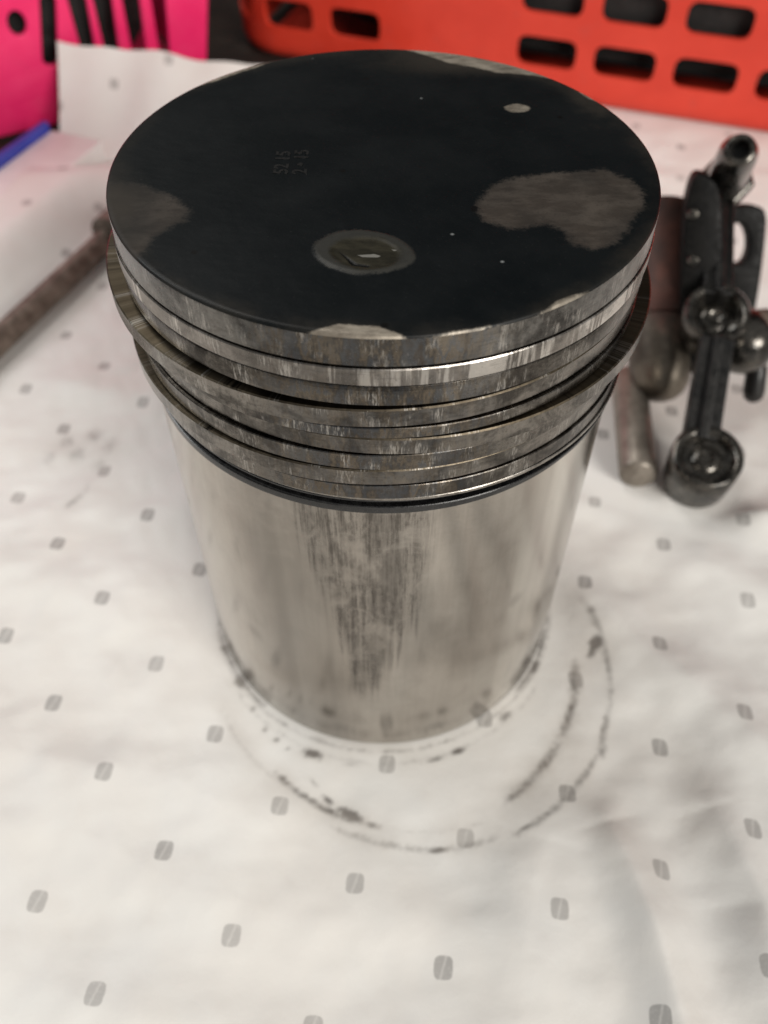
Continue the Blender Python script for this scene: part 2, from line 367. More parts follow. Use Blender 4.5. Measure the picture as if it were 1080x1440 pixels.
def plastic(name, c, c2, rough=.36):
    k = Mat(name); n = k.noise(k.obj(), 35, 4, .6); g = k.noise(k.obj(), 600, 4, .7); h = k.noise(k.obj(), 160, 3, .6)
    col = k.mix(k.ss(n, .35, .65), c, c2); col = k.mix(k.mul(k.ss(h, .58, .72), .18), col, tuple(v*.55+.05 for v in c))
    k.set(color=col, rough=k.ss(h, .3, .7, rough, rough+.15)); k.bump(k.add(g, k.mul(n, 2.0)), .12*S, .4)
    k.put(k.b.inputs['Subsurface Weight'], .0)
    return k.m
M_red = plastic('red_plastic', (.60, .040, .020), (.66, .050, .026))
M_pink = plastic('pink_plastic', (.82, .020, .135), (.86, .026, .150))
M_blue = plastic('blue_plastic', (.035, .05, .36), (.05, .07, .45))
M_board = simple('white_board', (.74, .73, .71), (.80, .79, .77), 120, (.35, .5))
M_shade = simple('basket_shade', (.006, .006, .006), (.016, .014, .013), 90, (.7, .9), bump=1.0)  # dark filler added in place of the shade inside the baskets
M_black = simple('oily_black_steel', (.003, .003, .003), (.014, .013, .012), 160, (.28, .50), metal=.2, bump=.12, coat=.12, spec=.35)
M_oilsteel = simple('oily_grey_steel', (.018, .017, .015), (.105, .096, .083), 190, (.15, .32), metal=.85, bump=.10, coat=.3)
M_cast = simple('black_casting', (.0015, .0015, .0015), (.006, .0055, .005), 140, (.4, .65), bump=.2, spec=.14)  # black metal, its colour darkened further to stand in for shade
M_steel = simple('bare_steel', (.34, .31, .27), (.52, .48, .43), 130, (.24, .36), metal=1.0, bump=.03)
M_pin = simple('dull_pin_steel', (.15, .128, .105), (.25, .22, .185), 110, (.34, .46), metal=.45, bump=.06)
M_rodrust = simple('rusty_rod', (.080, .058, .044), (.20, .16, .13), 150, (.5, .75), metal=.35, bump=.25)
k = Mat('rust_to_steel'); g = k.noise(k.obj(), 85, 5, .65); zz = k.xyz()[2]
f = k.ss(k.add(k.mul(zz, 1000.0), k.mul(k.add(g, -.5), 22.0)), 27.0, 37.0)
k.set(color=k.mix(f, k.mix(k.ss(g, .35, .65), (.075, .062, .050), (.17, .145, .115)), k.mix(k.ss(g, .35, .65), (.034, .014, .010), (.080, .028, .019))), rough=k.ss(f, 0, 1, .36, .62), metal=k.ss(f, 0.0, 1.0, .7, .2))
k.bump(g, .3*S); M_cap = k.m
M_table = simple('dark_table', (.025, .02, .017), (.05, .04, .032), 12, (.4, .6))
M_wall = simple('dark_wall', (.018, .017, .017), (.028, .026, .025), 5, (.8, .9))
M_floor = simple('concrete_floor', (.10, .095, .09), (.17, .16, .15), 4, (.7, .9))

# ------------------------------------------------------------------ the setting
def plane_box(name, lo, hi, mat, bevel=1.5):
    bm = bmesh.new(); c = [(a+b)/2 for a, b in zip(lo, hi)]; h = [(b-a)/2 for a, b in zip(lo, hi)]
    box(bm, c, (h[0], 0, 0), (0, h[1], 0), (0, 0, h[2])); return bm_obj(name, bm, mat, smooth=False, bevel=bevel)
tag(plane_box('floor', (-3000, -3000, -830), (3000, 1400, -780), M_floor), kind='structure')
tag(plane_box('wall', (-3000, 900, -779), (3000, 960, 1900), M_wall), kind='structure')
tag(plane_box('table', (-700, -420, -42), (700, 760, -2.5), M_table, 3), 'dark table top under the white printed sheet', 'table')

# ------------------------------------------------------------------ printed sheet
ROD_D = np.array((.366, .930)); ROD_N = np.array((-.930, .366)); ROD_P = np.array((-126.0, 190.0))
def axis(segs):
    out = []
    for a, b, n in segs: out += list(np.linspace(a, b, n, endpoint=False))
    return np.array(out+[segs[-1][1]])
gx = axis([(-330, -205, 30), (-205, -75, 120), (-75, 78, 210), (78, 150, 75), (150, 360, 50)])
gy = axis([(-395, -120, 70), (-120, -85, 40), (-85, 5, 130), (5, 130, 110), (130, 310, 170), (310, 420, 30)])
X, Y = np.meshgrid(gx, gy)
xcut = np.where(Y > 206, -170 + np.clip((Y-206)/50, 0, 1)*9.5, -170 - (206-Y)*1.1)
keep_x = X
X = np.maximum(X, xcut)
def ridge(pts, w, h, fall=None, sharpness=1.0):
    """a soft fold along a polyline: height h, half width w (mm)"""
    pts = np.array(pts, float); best = np.full(X.shape, 1e9); tt = np.zeros(X.shape); side = np.zeros(X.shape); L = 0; n = len(pts)-1
    for i, (a, b) in enumerate(zip(pts, pts[1:])):
        e = b-a; wx, wy = X-a[0], Y-a[1]; t = np.clip((wx*e[0]+wy*e[1])/(e@e), 0, 1)
        d = np.hypot(wx-e[0]*t, wy-e[1]*t); m = d < best
        best = np.where(m, d, best); tt = np.where(m, (i+t)/n, tt); side = np.where(m, np.sign(wx*e[1]-wy*e[0]), side)
    w = (w[0]+w[1])/2 if isinstance(w, tuple) else w
    return h*np.exp(-(best/w)**(1.6*sharpness))*np.sin(np.pi*np.clip(tt*.9+.05, 0, 1))**.6
Z = 1.1*fnoise(X, Y, 95, 3, 3) + .55*fnoise(X, Y, 38, 8, 3)
near = np.exp(-(np.hypot(X, Y)/62)**6)                        # flat under and close round the piston
Z = Z*(1-.85*near)
Z += ridge([(56, -70), (60, -84), (63, -100), (66, -128), (68, -170)], 7, 4.4)
Z += ridge([(84, -66), (90, -90), (86, -120), (84, -160)], 8, 3.6)
Z += ridge([(58, 8), (74, -16), (92, -40), (112, -62), (140, -90)], (7, 16), 3.0)
Z += ridge([(64, 38), (90, 33), (126, 31), (170, 34)], (9, 4), 2.6)
Z += ridge([(40, -74), (33, -95), (28, -125)], 11, 1.6)
Z += ridge([(-140, -40), (-95, -52), (-55, -58), (-20, -76)], 12, 1.4)
Z += ridge([(-125, -75), (-80, -70), (-45, -88), (10, -96)], 13, 1.5)
Z += ridge([(-150, 40), (-118, 12), (-80, -8), (-55, -20)], 15, 1.5)
Z += ridge([(-135, 100), (-95, 88), (-62, 92)], 14, 1.6)
Z += ridge([(-110, -95), (-60, -112), (-10, -122), (40, -120)], 12, 1.8)
Z += ridge([(86, 20), (110, 4), (140, -14)], 14, 2.0)
Z *= 1.6
flat_back = sstep((Y-285)/25)*sstep((X+40)/40)
Z = Z*(1-flat_back)
sd_rod = (X-ROD_P[0])*ROD_N[0] + (Y-ROD_P[1])*ROD_N[1]
bulge = 13.6*sstep((sd_rod-1)/30)*sstep((250-Y)/45+.4)
flap = 44*np.clip(.95-.0027*(X+162), .5, .97)*np.clip((Y-256)/46, 0, 1.2)**1.25*sstep((-10-X)/40)
flap += (.9*np.sin(X/9.0+Y/21) + .6*np.sin(X/4.7-Y/15+1))*sstep((Y-252)/30)*sstep((-30-X)/40)
Zr = np.maximum(bulge, flap) ; Z = Z*np.where(Zr > 1, .45, 1) + Zr
trough = np.exp(-((sd_rod+7)/11)**2)*sstep((235-Y)/20); Z = Z*(1-trough) - .6*trough
def press(cx, cy, r, soft=10):                                  # things with weight hold the sheet down
    global Z
    m = np.exp(-np.clip((np.hypot(X-cx, Y-cy)-r)/soft, 0, None)**2); Z = Z*(1-m)
press(0, 0, 51, 7); press(84, 58, 10); press(83, 45, 9); press(87, 76, 10); press(100, 44, 13); press(112, 98, 22)
# print lattice: grid coordinates pulled so that the squares sit where wrinkles have moved them
OB = np.array([(-83, -88.9), (-53.9, -77.5), (-26.3, -66), (-65.2, -108.4), (-35.4, -96.5), (-6.6, -84.6), (20.8, -73.6), (47.8, -62.6), (75.5, -47.8), (14.5, -101.9), (42.9, -89), (68.2, -81.4), (92, -72.6), (-72.5, -57.6), (-45.3, -46.3), (-91.3, -36.8), (-65, -24.4), (96.9, -42.2), (79.4, -18.8), (61.6, 3.9), (-15.4, -114.2), (60.9, -113.5), (87.1, -104.2), (-110.4, -14.9), (-84.9, -2.1), (-103.5, 19.5), (-77.6, 32.3), (109.7, -2.8), (89, 20.4), (1.2, -54.5), (-133.1, 93.2), (-106.7, 106.6), (-114.5, 72.8), (-121.6, 39.6)])
uv0 = (OB-OB[0]) @ LAT.T; idx = np.round(uv0)
for _ in range(3):
    A_ = np.c_[OB-OB[0], np.ones(len(OB))]; s_, *_r = np.linalg.lstsq(A_, idx, rcond=None); idx = np.round(A_ @ s_)
res = idx - A_ @ s_
dzr = np.vstack([np.zeros((1, X.shape[1])), np.diff(flap, axis=0)]); dyr = np.vstack([np.zeros((1, X.shape[1])), np.diff(Y, axis=0)])
YU = Y + np.cumsum(np.sqrt(dyr**2+dzr**2)-dyr, 0)              # the print keeps its size where the sheet turns up
D2 = np.stack([X-OB[0][0], YU-OB[0][1], np.ones_like(X)], -1) @ s_
wsum = np.full(X.shape, .35); acc = np.zeros(D2.shape)
for p, r_ in zip(OB, res):
    w_ = np.exp(-((X-p[0])**2+(Y-p[1])**2)/(2*11.0**2)); wsum += w_; acc += w_[..., None]*r_
UV = D2 + acc/wsum[..., None]
# oily marks
stain = np.zeros(X.shape); smear = np.zeros(X.shape)
def arc(cx, cy, r, a0, a1, w, amt, seed, ry=None):
    """part of a ring printed by the oily skirt; angles in degrees, 0 = right, -90 = towards the viewer"""
    global stain, smear
    q = np.hypot(X-cx, (Y-cy)*(1 if ry is None else r/ry)); a = np.degrees(np.arctan2(Y-cy, X-cx)); a = np.where(a > 120, a-360, a)
    m = sstep((a-a0)/8)*sstep((a1-a)/8)
    nn = fnoise(X, Y, 13, seed, 4, .7); n2 = fnoise(X, Y, 3.2, seed+1, 3, .7)
    stain = np.maximum(stain, amt*m*np.exp(-((q-r+.5*nn)/w)**2)*1.2*np.clip(.72+.66*nn+.24*n2, 0, 1.5))
    smear = np.maximum(smear, .46*amt*m*np.exp(-((q-r+.8*nn)/(w*2.2))**2)*np.clip(.7+.5*nn, .2, 1.3))
def blot(cx, cy, rx, ry, amt, seed, ang=0):
    global stain
    c, s = math.cos(math.radians(ang)), math.sin(math.radians(ang)); u = (X-cx)*c+(Y-cy)*s; v = -(X-cx)*s+(Y-cy)*c
    global smear; smear = np.maximum(smear, .3*amt*np.exp(-np.hypot(u/(rx*1.8), v/(ry*1.8))**2))
    stain = np.maximum(stain, amt*np.exp(-(np.hypot(u/rx, v/ry)*(1+.45*fnoise(X, Y, 3.0, seed, 3)))**2.2))
arc(0, 0, 49.4, -185, -128, .6, 1.0, 23); arc(0, 0, 49.4, -46, 15, .6, 1.0, 29)  # contact shade round the base drawn in as stain, together with oily spots
arc(0, 0, 50.4, -172, 20, .9, .5, 21); arc(.5, -2.6, 51.2, -150, -28, 1.1, .34, 25)
arc(7, -22, 49.2, -140, -100, 1.1, .95, 31); arc(4, -20.5, 51.3, -62, 2, 1.5, .85, 33); arc(5, -21, 50.3, -64, -3, 2.6, .40, 34)
arc(10, -23.5, 54.5, -70, 30, 1.3, .62, 37); arc(11, -22, 54.2, -120, -66, 1.2, .55, 39); arc(9, -22, 50, -104, -62, .6, .30, 41)
arc(3, -16, 52.4, -160, -112, .9, .38, 43)
for b in ((-46.3, -18.5, 1.2, 2.6, .95, 1, 20), (-40.5, -29.5, 1.6, 2.6, 1.1, 2, 30), (-18.8, -51.0, 3.0, 1.3, 1.25, 3, -15), (20.0, -50.2, 2.4, 1.0, 1.1, 4, 20), (14, -52.5, 3, .8, .8, 5, 15), (33.8, -40.0, 1.3, 2.6, .8, 6, -45), (43.5, -24.5, 1.2, 3.6, 1.1, 7, -25),
          (62.0, -17.2, 1.9, 3.0, 1.35, 8, -35), (60.4, -20, 1.4, 2.2, 1.0, 9, -30), (62.0, -6.5, 1.6, 1.8, .8, 10), (-14, -63.8, 2.0, .9, 1.0, 11, -38), (-8.2, -67.6, 4.2, 1.3, 1.25, 12, -28), (-2.8, -70.3, 2.6, .9, .9, 13, -15), (-18, -59, 2.2, .9, .55, 24, -45),
          (14, -76.3, 3.2, .8, 1.0, 14, 5), (36, -71, 3.0, .7, .8, 15, 30), (59, -50, 1.2, 2.6, .7, 16, -20), (-28.8, -47.0, 1.2, .9, .8, 17), (-32, -44.0, .9, .9, .7, 18), (-25.5, -49.5, .9, .7, .7, 19), (-36, -38, 1, 1.4, .7, 20), (-8, -54, 3, .8, .5, 21)):
    blot(*b)
for b in ((-112, 66, 3.4, 4, .5, 51), (-103, 69, 4, 4, .55, 52), (-96, 64, 3.5, 5, .48, 53), (-107, 60, 4, 4.5, .5, 54), (-98, 55, 3, 4, .42, 55), (-116, 58, 3, 4, .4, 56), (-103, 38, 1.8, 5, .55, 57, -35), (-100, 43, 1.4, 4, .4, 58)): blot(*b)
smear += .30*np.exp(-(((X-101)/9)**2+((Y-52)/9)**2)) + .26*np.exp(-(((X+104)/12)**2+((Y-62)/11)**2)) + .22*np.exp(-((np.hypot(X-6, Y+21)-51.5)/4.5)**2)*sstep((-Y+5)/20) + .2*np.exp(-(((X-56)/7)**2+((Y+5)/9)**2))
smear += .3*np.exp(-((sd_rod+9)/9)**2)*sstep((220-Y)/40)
ny, nx = X.shape; I = np.arange(nx*ny).reshape(ny, nx)
F = np.stack([I[:-1, :-1], I[:-1, 1:], I[1:, 1:], I[1:, :-1]], -1).reshape(-1, 4)
dead = (keep_x[:-1, 1:] <= xcut[:-1, 1:]) & (keep_x[1:, 1:] <= xcut[1:, 1:])
dead |= (Y[:-1, :-1] > 301) & (X[:-1, :-1] < 4)
F = F[~dead.ravel()]
used = np.unique(F); rem = np.full(nx*ny, -1); rem[used] = np.arange(len(used)); F = rem[F]
sheet = np_mesh('printed_sheet', np.stack([X, Y, Z], -1).reshape(-1, 3)[used], F, M_paper, attrs={'stain': stain.ravel()[used], 'smear': np.clip(smear, 0, 1).ravel()[used]}, uv=UV.reshape(-1, 2)[used])
tag(sheet, 'creased white sheet printed with small grey squares, smudged with oily rings', 'sheet')

# board with a blue edge that props the sheet up at the left
def rod_frame(s, t): v = ROD_P + ROD_N*s + ROD_D*t; return (v[0], v[1])
board = empty('tray', (-190, 180, 0))
def strip(name, s0, s1, t0, t1, z0, z1, mat, par, bevel):
    bm = bmesh.new(); c = rod_frame((s0+s1)/2, (t0+t1)/2)
    box(bm, (*c, (z0+z1)/2), (*(ROD_N*(s1-s0)/2), 0), (*(ROD_D*(t1-t0)/2), 0), (0, 0, (z1-z0)/2)); return bm_obj(name, bm, mat, par, smooth=False, bevel=bevel)
strip('tray_base', 36, 66, -330, 62, -1.5, 11.2, M_board, board, 1.0)
strip('tray_rim', 66.2, 70, -330, 62, -1.5, 15.5, M_blue, board, 1.0)
rebase(board); tag(board, 'white board with a blue edge under the sheet, beside the pink basket', 'board')

# ------------------------------------------------------------------ the piston
piston = empty('piston', (0, 0, 0))
lathe('core', [(44, 137), (46.3, 136), (46.3, 97)], M_groove, piston, 192)
# crown: a fine polar sheet carrying the outlines of the worn places
na, nr = 900, 170
rr = np.concatenate([[0.0], 49.2*(np.arange(1, nr)/(nr-1))**.8, [49.62, 49.86, 50.0]])
zz = np.concatenate([np.full(nr, 139.0), [138.93, 138.75, 138.4]])
aa = np.linspace(0, 2*np.pi, na, endpoint=False)
R_, A_ = np.meshgrid(rr, aa, indexing='ij'); cx, cy = R_*np.cos(A_), R_*np.sin(A_); cz = np.repeat(zz[:, None], na, 1)
hump = [(15.8, -14.6), (19.0, -8.0), (23.1, -5.1), (31.0, -3.3), (40.2, -2.0), (44.1, -5.5), (45.7, -10.3), (44.9, -14.5), (41.3, -20.7), (38.7, -25.4), (34.3, -27.5), (31.0, -26.4), (30.4, -22.3), (27.6, -20.5), (20.9, -21.6), (16.9, -19.0)]
left = [(-50.5, -6.5), (-43.6, -7.2), (-37.3, -11.3), (-33.1, -15.9), (-33.6, -19.6), (-36.7, -22.4), (-38.1, -24.6), (-39.8, -30.5), (-46, -24)]
blist = round_poly([(-12.4, -28.0), (-10.5, -23.9), (-5.9, -21.5), (-1.1, -22.1), (3.0, -24.4), (5.8, -29.1), (4.6, -32.5), (0.1, -34.6), (-4.4, -35.2), (-9.6, -32.5)], 2)
s_h, s_l = poly_sd(cx, cy, hump), poly_sd(cx, cy, left)
wear = np.maximum(s_h, s_l); wear_amt = np.where(s_h > s_l, .95, .25+.55*sstep((cx+46)/9))
wear_amt *= .75+.35*np.clip(fnoise(cx, cy, 16, 61, 3), -1, 1)
s_b = poly_sd(cx, cy, blist); inner = round_poly([(-9.6, -28), (-6.5, -24.2), (-1, -24.0), (2.2, -26.5), (3.4, -29.5), (2.2, -32.6), (-3, -34.3), (-7.5, -32)], 2)
s_i = poly_sd(cx, cy, inner)
slit = poly_sd(cx, cy, [(-8.2, -27.3), (-6.2, -30.5), (-5.2, -32.4), (-2.4, -33.0), (-1.9, -32.2), (-4.2, -31.6), (-5.8, -29.8)])
glint = np.maximum(poly_sd(cx, cy, [(-4.6, -29.3), (-3.5, -30.1), (-.8, -30.2), (-.2, -29.6), (-1.5, -29.0)]), poly_sd(cx, cy, [(1.0, -27.6), (1.6, -28.4), (2.6, -28.2), (1.9, -27.8)])*1.2)
rad = np.hypot(cx, cy); ang = np.degrees(np.arctan2(cy, cx))
def rim(a0, a1, w, s=6):                                      # carbon chipped off along the edge
    m = np.minimum(np.clip((ang-a0)/s, -1, 1), np.clip((a1-ang)/s, -1, 1)); return np.minimum(rad-(50-w*np.clip(m, 0, 1)), m*2)
bare = np.maximum.reduce([rim(-103, -86, 2.5, 5), rim(44, 86, 5.2, 14)*.7+.1, rim(116, 144, 1.7, 8)-.05, rim(28, 38, 1.3, 4)-.1, rim(-62, -50, .9, 5)-.1, rim(-84, -68, .5, 5)-.2,
                          1.9-np.hypot((cx-26.6)/1.35, (cy-21.8)/1.0)*1.0])
bare = np.where(rad < 40, np.minimum(bare, .28), bare)
haze = np.clip(.75*np.exp(-((50-rad)/4.5)**2)*(.6+.5*fnoise(cx, cy, 30, 71, 3)) + .75*np.exp(-(((cx-16)/24)**2+((cy-42)/7)**2)) + .5*np.exp(-(((cx-40)/8)**2+((cy-20)/14)**2))*(.6+.5*fnoise(cx, cy, 9, 73, 3)) + .5*np.exp(-(((cx+45)/6)**2+((cy+14)/12)**2)), 0, 1)
cz += .28*sstep(s_b/1.0) - .20*sstep(s_i/1.0) - .18*sstep(slit/.5) - .10*sstep(s_h/2) + .05*fnoise(cx, cy, 12, 81, 4)*(rad < 49)
V = np.stack([cx, cy, cz], -1).reshape(-1, 3); nR = len(rr); I = np.arange(nR*na).reshape(nR, na); J = np.roll(I, -1, 1)
F = np.stack([I[:-1], I[1:], J[1:], J[:-1]], -1).reshape(-1, 4)
np_mesh('crown', V, F, M_crown, piston, attrs={'wear': wear.ravel(), 'wear_amt': wear_amt.ravel(), 'blister_rim': s_b.ravel(), 'blister': s_i.ravel(), 'slit': slit.ravel(), 'glint': glint.ravel(), 'bare': bare.ravel(), 'haze': haze.ravel()})
def text(name, s, loc, size, mat, parent):
    cu = bpy.data.curves.new(name, 'FONT'); cu.body = s; cu.size = size*S; cu.extrude = .05*S; cu.align_x = 'LEFT'; cu.offset = .00008
    tmp = bpy.data.objects.new(name, cu); COL.objects.link(tmp); bpy.context.view_layer.update()
    me = bpy.data.meshes.new_from_object(tmp.evaluated_get(bpy.context.evaluated_depsgraph_get())); bpy.data.objects.remove(tmp)
    me.transform(Matrix.Translation(Vector(loc)*S) @ Matrix.Rotation(math.radians(90), 4, 'Z')); me.materials.clear()
    return link(name, me, mat, parent, False)
text('stamped_number', '52 15', (-17.4, -4.0, 139.03), 3.7, M_stamp, piston)
text('stamped_number', '2 \u2022 15', (-14.0, -4.0, 139.03), 3.7, M_stamp, piston)
# head lands, ring lands (each its own turned band) and rings in their grooves
lathe('top_land', [(50.0, 138.4), (50.05, 137.8), (50.05, 133.25), (49.85, 133.0), (49.2, 133.0)], M_topland, piston)
lathe('rubbed_band', [(49.2, 132.85), (50.2, 132.85), (50.35, 132.65), (50.35, 129.6), (50.15, 129.4), (49.2, 129.4)], M_bright, piston)
lathe('head_land', [(49.2, 129.1), (50.0, 129.1), (50.1, 128.9), (50.1, 125.3), (49.9, 125.1), (46, 125.1)], M_land, piston)
lathe('ring_land', [(46, 120.1), (49.9, 120.1), (50.05, 119.95), (50.05, 117.95), (49.9, 117.8), (46, 117.8)], M_land, piston)
lathe('ring_land', [(46, 113.65), (49.85, 113.65), (50.0, 113.5), (50.0, 110.3), (49.85, 110.1), (46, 110.1)], M_land, piston)
lathe('ring_land', [(46, 105.95), (49.8, 105.95), (49.95, 105.8), (49.95, 102.7), (49.8, 102.5), (46, 102.5)], M_land, piston)
def ring(r, w, z0, z1, c, gap=1.2):
    o = lathe('piston_ring', [(r-w, z1), (r-.25, z1), (r, z1-.25), (r, z0+.25), (r-.25, z0), (r-w, z0)], M_ring, piston, 288, c, closed=True, gap=gap)
    o.data.materials.append(M_ringtop)
    for p in o.data.polygons:
        if p.normal.z > .7: p.material_index = 1
    return o
ring(52.2, 5.2, 120.25, 124.1, (-1.7, 2.2)); ring(51.8, 5.0, 113.8, 117.5, (1.75, 1.9)); ring(51.0, 5.0, 106.1, 109.85, (-1.0, 1.1))
oil = lathe('oil_ring', [(46.2, 101.2), (48.8, 101.2), (49.0, 101.0), (49.0, 100.7), (48.7, 100.55), (47.6, 100.5), (47.6, 99.5), (49.0, 99.45), (49.3, 99.3), (49.38, 98.3), (49.36, 97.9), (46.2, 98.08)], M_oilring, piston, 256, (0, 0), closed=True, gap=1.5)
lathe('rail', [(47, 102.2), (49.7, 102.2), (49.85, 102.05), (49.85, 101.5), (49.7, 101.35), (47, 101.35)], M_rail, oil, 256, (.9, .45), closed=True, gap=2)
lathe('rail', [(47, 99.6), (49.4, 99.6), (49.55, 99.45), (49.55, 98.8), (49.4, 98.65), (47, 98.65)], M_oilring, oil, 256, (.6, .2), closed=True, gap=2.4)
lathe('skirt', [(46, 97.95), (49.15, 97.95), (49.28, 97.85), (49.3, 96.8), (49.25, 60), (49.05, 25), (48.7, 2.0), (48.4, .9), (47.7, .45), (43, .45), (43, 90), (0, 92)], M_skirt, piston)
rebase(piston); tag(piston, 'large used engine piston with sooty black crown standing on the printed sheet', 'piston')

# ------------------------------------------------------------------ pin and rod
a, b = at_z(898, 672, 6.4), at_z(884, 530, 6.4); a.z = b.z = 6.5; L = (b-a).length
bm = bmesh.new(); tube(bm, a, b, 6.3, seg=48, rings=[(0, 2.6), (.3/L, 2.8), (.5/L, 4.9), (1.2/L, 5.9), (2.4/L, 6.3), (1-2/L, 6.3), (1-.8/L, 5.9), (1, 5.0)])
pin = bm_obj('steel_pin', bm, M_pin); tag(pin, 'plain round steel pin lying on the sheet right beside the piston', 'pin')
rod = empty('steel_rod', (*rod_frame(-6, -40), 0))
def rp(t, z=5.6): x_, y_ = rod_frame(-6.3, t); return Vector((x_, y_, z))
bm = bmesh.new(); tube(bm, rp(-170, 4.9), rp(6, 4.9), 4.9, seg=32, rings=[(0, 4.5), (.02, 4.9), (.45, 5.0), (.97, 4.8), (1, 4.8)]); bm_obj('shaft', bm, M_rodrust, rod)
bm = bmesh.new(); tube(bm, rp(-2, 6), rp(8, 6), 8.2, seg=32, rings=[(0, 6.8), (.1, 8.2), (.9, 8.2), (1, 7.4)]); bm_obj('collar', bm, M_rodrust, rod)
bm = bmesh.new(); tube(bm, rp(7, 6), rp(26, 6), 7.0, seg=6, rings=[(0, 7.2), (.08, 7.6), (.9, 7.6), (1, 6.6)]); bm_obj('hex_head', bm, M_rodrust, rod, smooth=False, bevel=.6)
rebase(rod); tag(rod, 'rusty brown steel rod with a collar lying along a fold at the left', 'rod')

# ------------------------------------------------------------------ parts at the right
fc = Face((104, 89, 0), (1, .10), -.72)
a, b = at_z(929, 564, 9), fc.w(*fc.at(926, 292))
bm = bmesh.new(); tube(bm, a, b, 11, seg=48, rings=[(0, 2.5), (.012, 5), (.04, 7.6), (.09, 9.6), (.16, 10.8), (.26, 11.4), (.42, 11.5), (.425, 12.2), (.62, 12.2), (.63, 11.7), (.97, 11.7), (.985, 11.4), (1, 10.6), (1, 6.5), (.9, 6.2)])
tag(bm_obj('metal_barrel', bm, M_cap, angle=50), 'round rust-topped metal piece leaning between the piston and the black rocker', 'metal part')

rock = empty('rocker_assembly', (110, 85, 0))
H = at_z(1010, 437, 45); PAD = at_z(996, 640, 21); NUT = at_z(1020, 256, 62)
axp = Vector((-.10, -.30, .95)).normalized()
def spin(bm, c, ax, prof, seg=40):
    """prof: (distance along axis, radius)"""
    c = Vector(c); ax = Vector(ax).normalized(); tube(bm, c+ax*prof[0][0], c+ax*prof[-1][0], 1, seg=seg, rings=[((t-prof[0][0])/(prof[-1][0]-prof[0][0]), r) for t, r in prof])
# pad: a short drum with a raised lip, hollow and a centre boss
def drum(name, c, ax, r, depth, mat, par, boss=.36, dish=3.0):
    bm = bmesh.new(); c = Vector(c); ax = Vector(ax).normalized(); x_ = ax.orthogonal().normalized(); y_ = ax.cross(x_); seg = 48
    prof = [(-depth, 0.01), (-depth, r*.82), (-depth+1.2, r*.96), (-depth*.4, r), (-.9, r), (0, r*.93), (0, r*.80), (-.8, r*.72), (-dish, r*.64), (-dish, r*boss*1.25), (-dish+1.2, r*boss), (-dish+1.4, r*boss*.6), (-dish+.4, r*boss*.4), (-dish+.4, .01)]
    R = [[bm.verts.new(c+ax*t+(x_*math.cos(2*math.pi*i/seg)+y_*math.sin(2*math.pi*i/seg))*q) for i in range(seg)] for t, q in prof]
    for A, B in zip(R, R[1:]):
        for i in range(seg): bm.faces.new((A[i], A[(i+1) % seg], B[(i+1) % seg], B[i]))
    bmesh.ops.remove_doubles(bm, verts=bm.verts, dist=.03)
    return bm_obj(name, bm, mat, par, angle=50)
drum('roller_cup', PAD, axp, 11.2, 19, M_oilsteel, rock)
drum('pivot_cup', H, (-.12, -.42, .9), 10.6, 15, M_oilsteel, rock, boss=.42, dish=5.5)
def beam(name, p, q, w0, w1, th, mat):
    """an I-beam: web with a proud rib down the middle"""
    p, q = Vector(p), Vector(q); d = (q-p).normalized(); up = Vector((0, 0, 1)); s = d.cross(up).normalized(); n = s.cross(d)
    bm = bmesh.new()
    for w, t, off in (((w0, w1), th, 0), ((w0*.30, w1*.30), th+4.2, 0)):
        v = [bm.verts.new(c + s*sg*wd + n*(h*t*.5)) for c, wd in ((p, w[0]), (q, w[1])) for sg in (-1, 1) for h in (-1, 1)]
        for f in ((0, 1, 3, 2), (4, 6, 7, 5), (0, 4, 5, 1), (2, 3, 7, 6), (0, 2, 6, 4), (1, 5, 7, 3)): bm.faces.new([v[i] for i in f])
    return bm_obj(name, bm, mat, rock, smooth=False, bevel=.7)
beam('lower_arm', H+Vector((-1, -8, -5)), PAD+Vector((0, 9, -2)), 5.2, 5.6, 6, M_black)
beam('upper_arm', H+Vector((1, 7, -1)), NUT+Vector((-2, -3, -4)), 4.8, 4.6, 8, M_black)
tip = at_z(1041, 210, 90); ax = (tip-NUT).normalized(); LT = (tip-NUT).length
bm = bmesh.new(); tube(bm, NUT-ax*5, NUT+ax*4.5, 8.2, seg=6, rings=[(0, 8.4), (.08, 9.6), (.9, 9.6), (1, 8.4)]); bm_obj('lock_nut', bm, M_oilsteel, rock, smooth=False, bevel=.6)
bm = bmesh.new(); tube(bm, NUT+ax*4.4, NUT+ax*9, 6.4, seg=6, rings=[(0, 7.2), (.1, 8.2), (.85, 8.2), (1, 7.0)]); bm_obj('screw_collar', bm, M_oilsteel, rock, smooth=False, bevel=.5)
bm = bmesh.new(); spin(bm, NUT, ax, [(8.5, 6.8), (LT-6, 6.0), (LT-1.5, 4.9), (LT-.4, 4.6), (LT, 4.1), (LT, 2.9), (LT-.5, 2.7), (LT-7, 2.6)], 32); bm_obj('adjusting_screw', bm, M_oilsteel, rock)
bm = bmesh.new(); spin(bm, NUT, ax, [(LT-6.5, 2.62), (LT-6.4, 2.62)], 24); bm_obj('screw_socket', bm, M_groove, rock)
fb = Face((112, 72, 0), (1, -.25), -.42)
slab('bracket', round_poly([fb.at(*p) for p in ((978, 240), (1000, 246), (1018, 272), (1016, 420), (1006, 480), (1002, 522), (962, 530), (955, 450), (960, 330), (966, 275))], 2), [], 15, fb, M_cast, rock, bevel=1.3)
for px, py in ((975, 301), (975, 366)):
    c = fb.w(*fb.at(px, py), .2); bm = bmesh.new(); spin(bm, c, fb.n, [(-1.5, 2.3), (.4, 2.0), (1.0, 1.5), (1.2, .4)], 20); bm_obj('rivet', bm, M_oilsteel, rock)
fe = Face((130, 128, 0), (1, -.15), -.45)
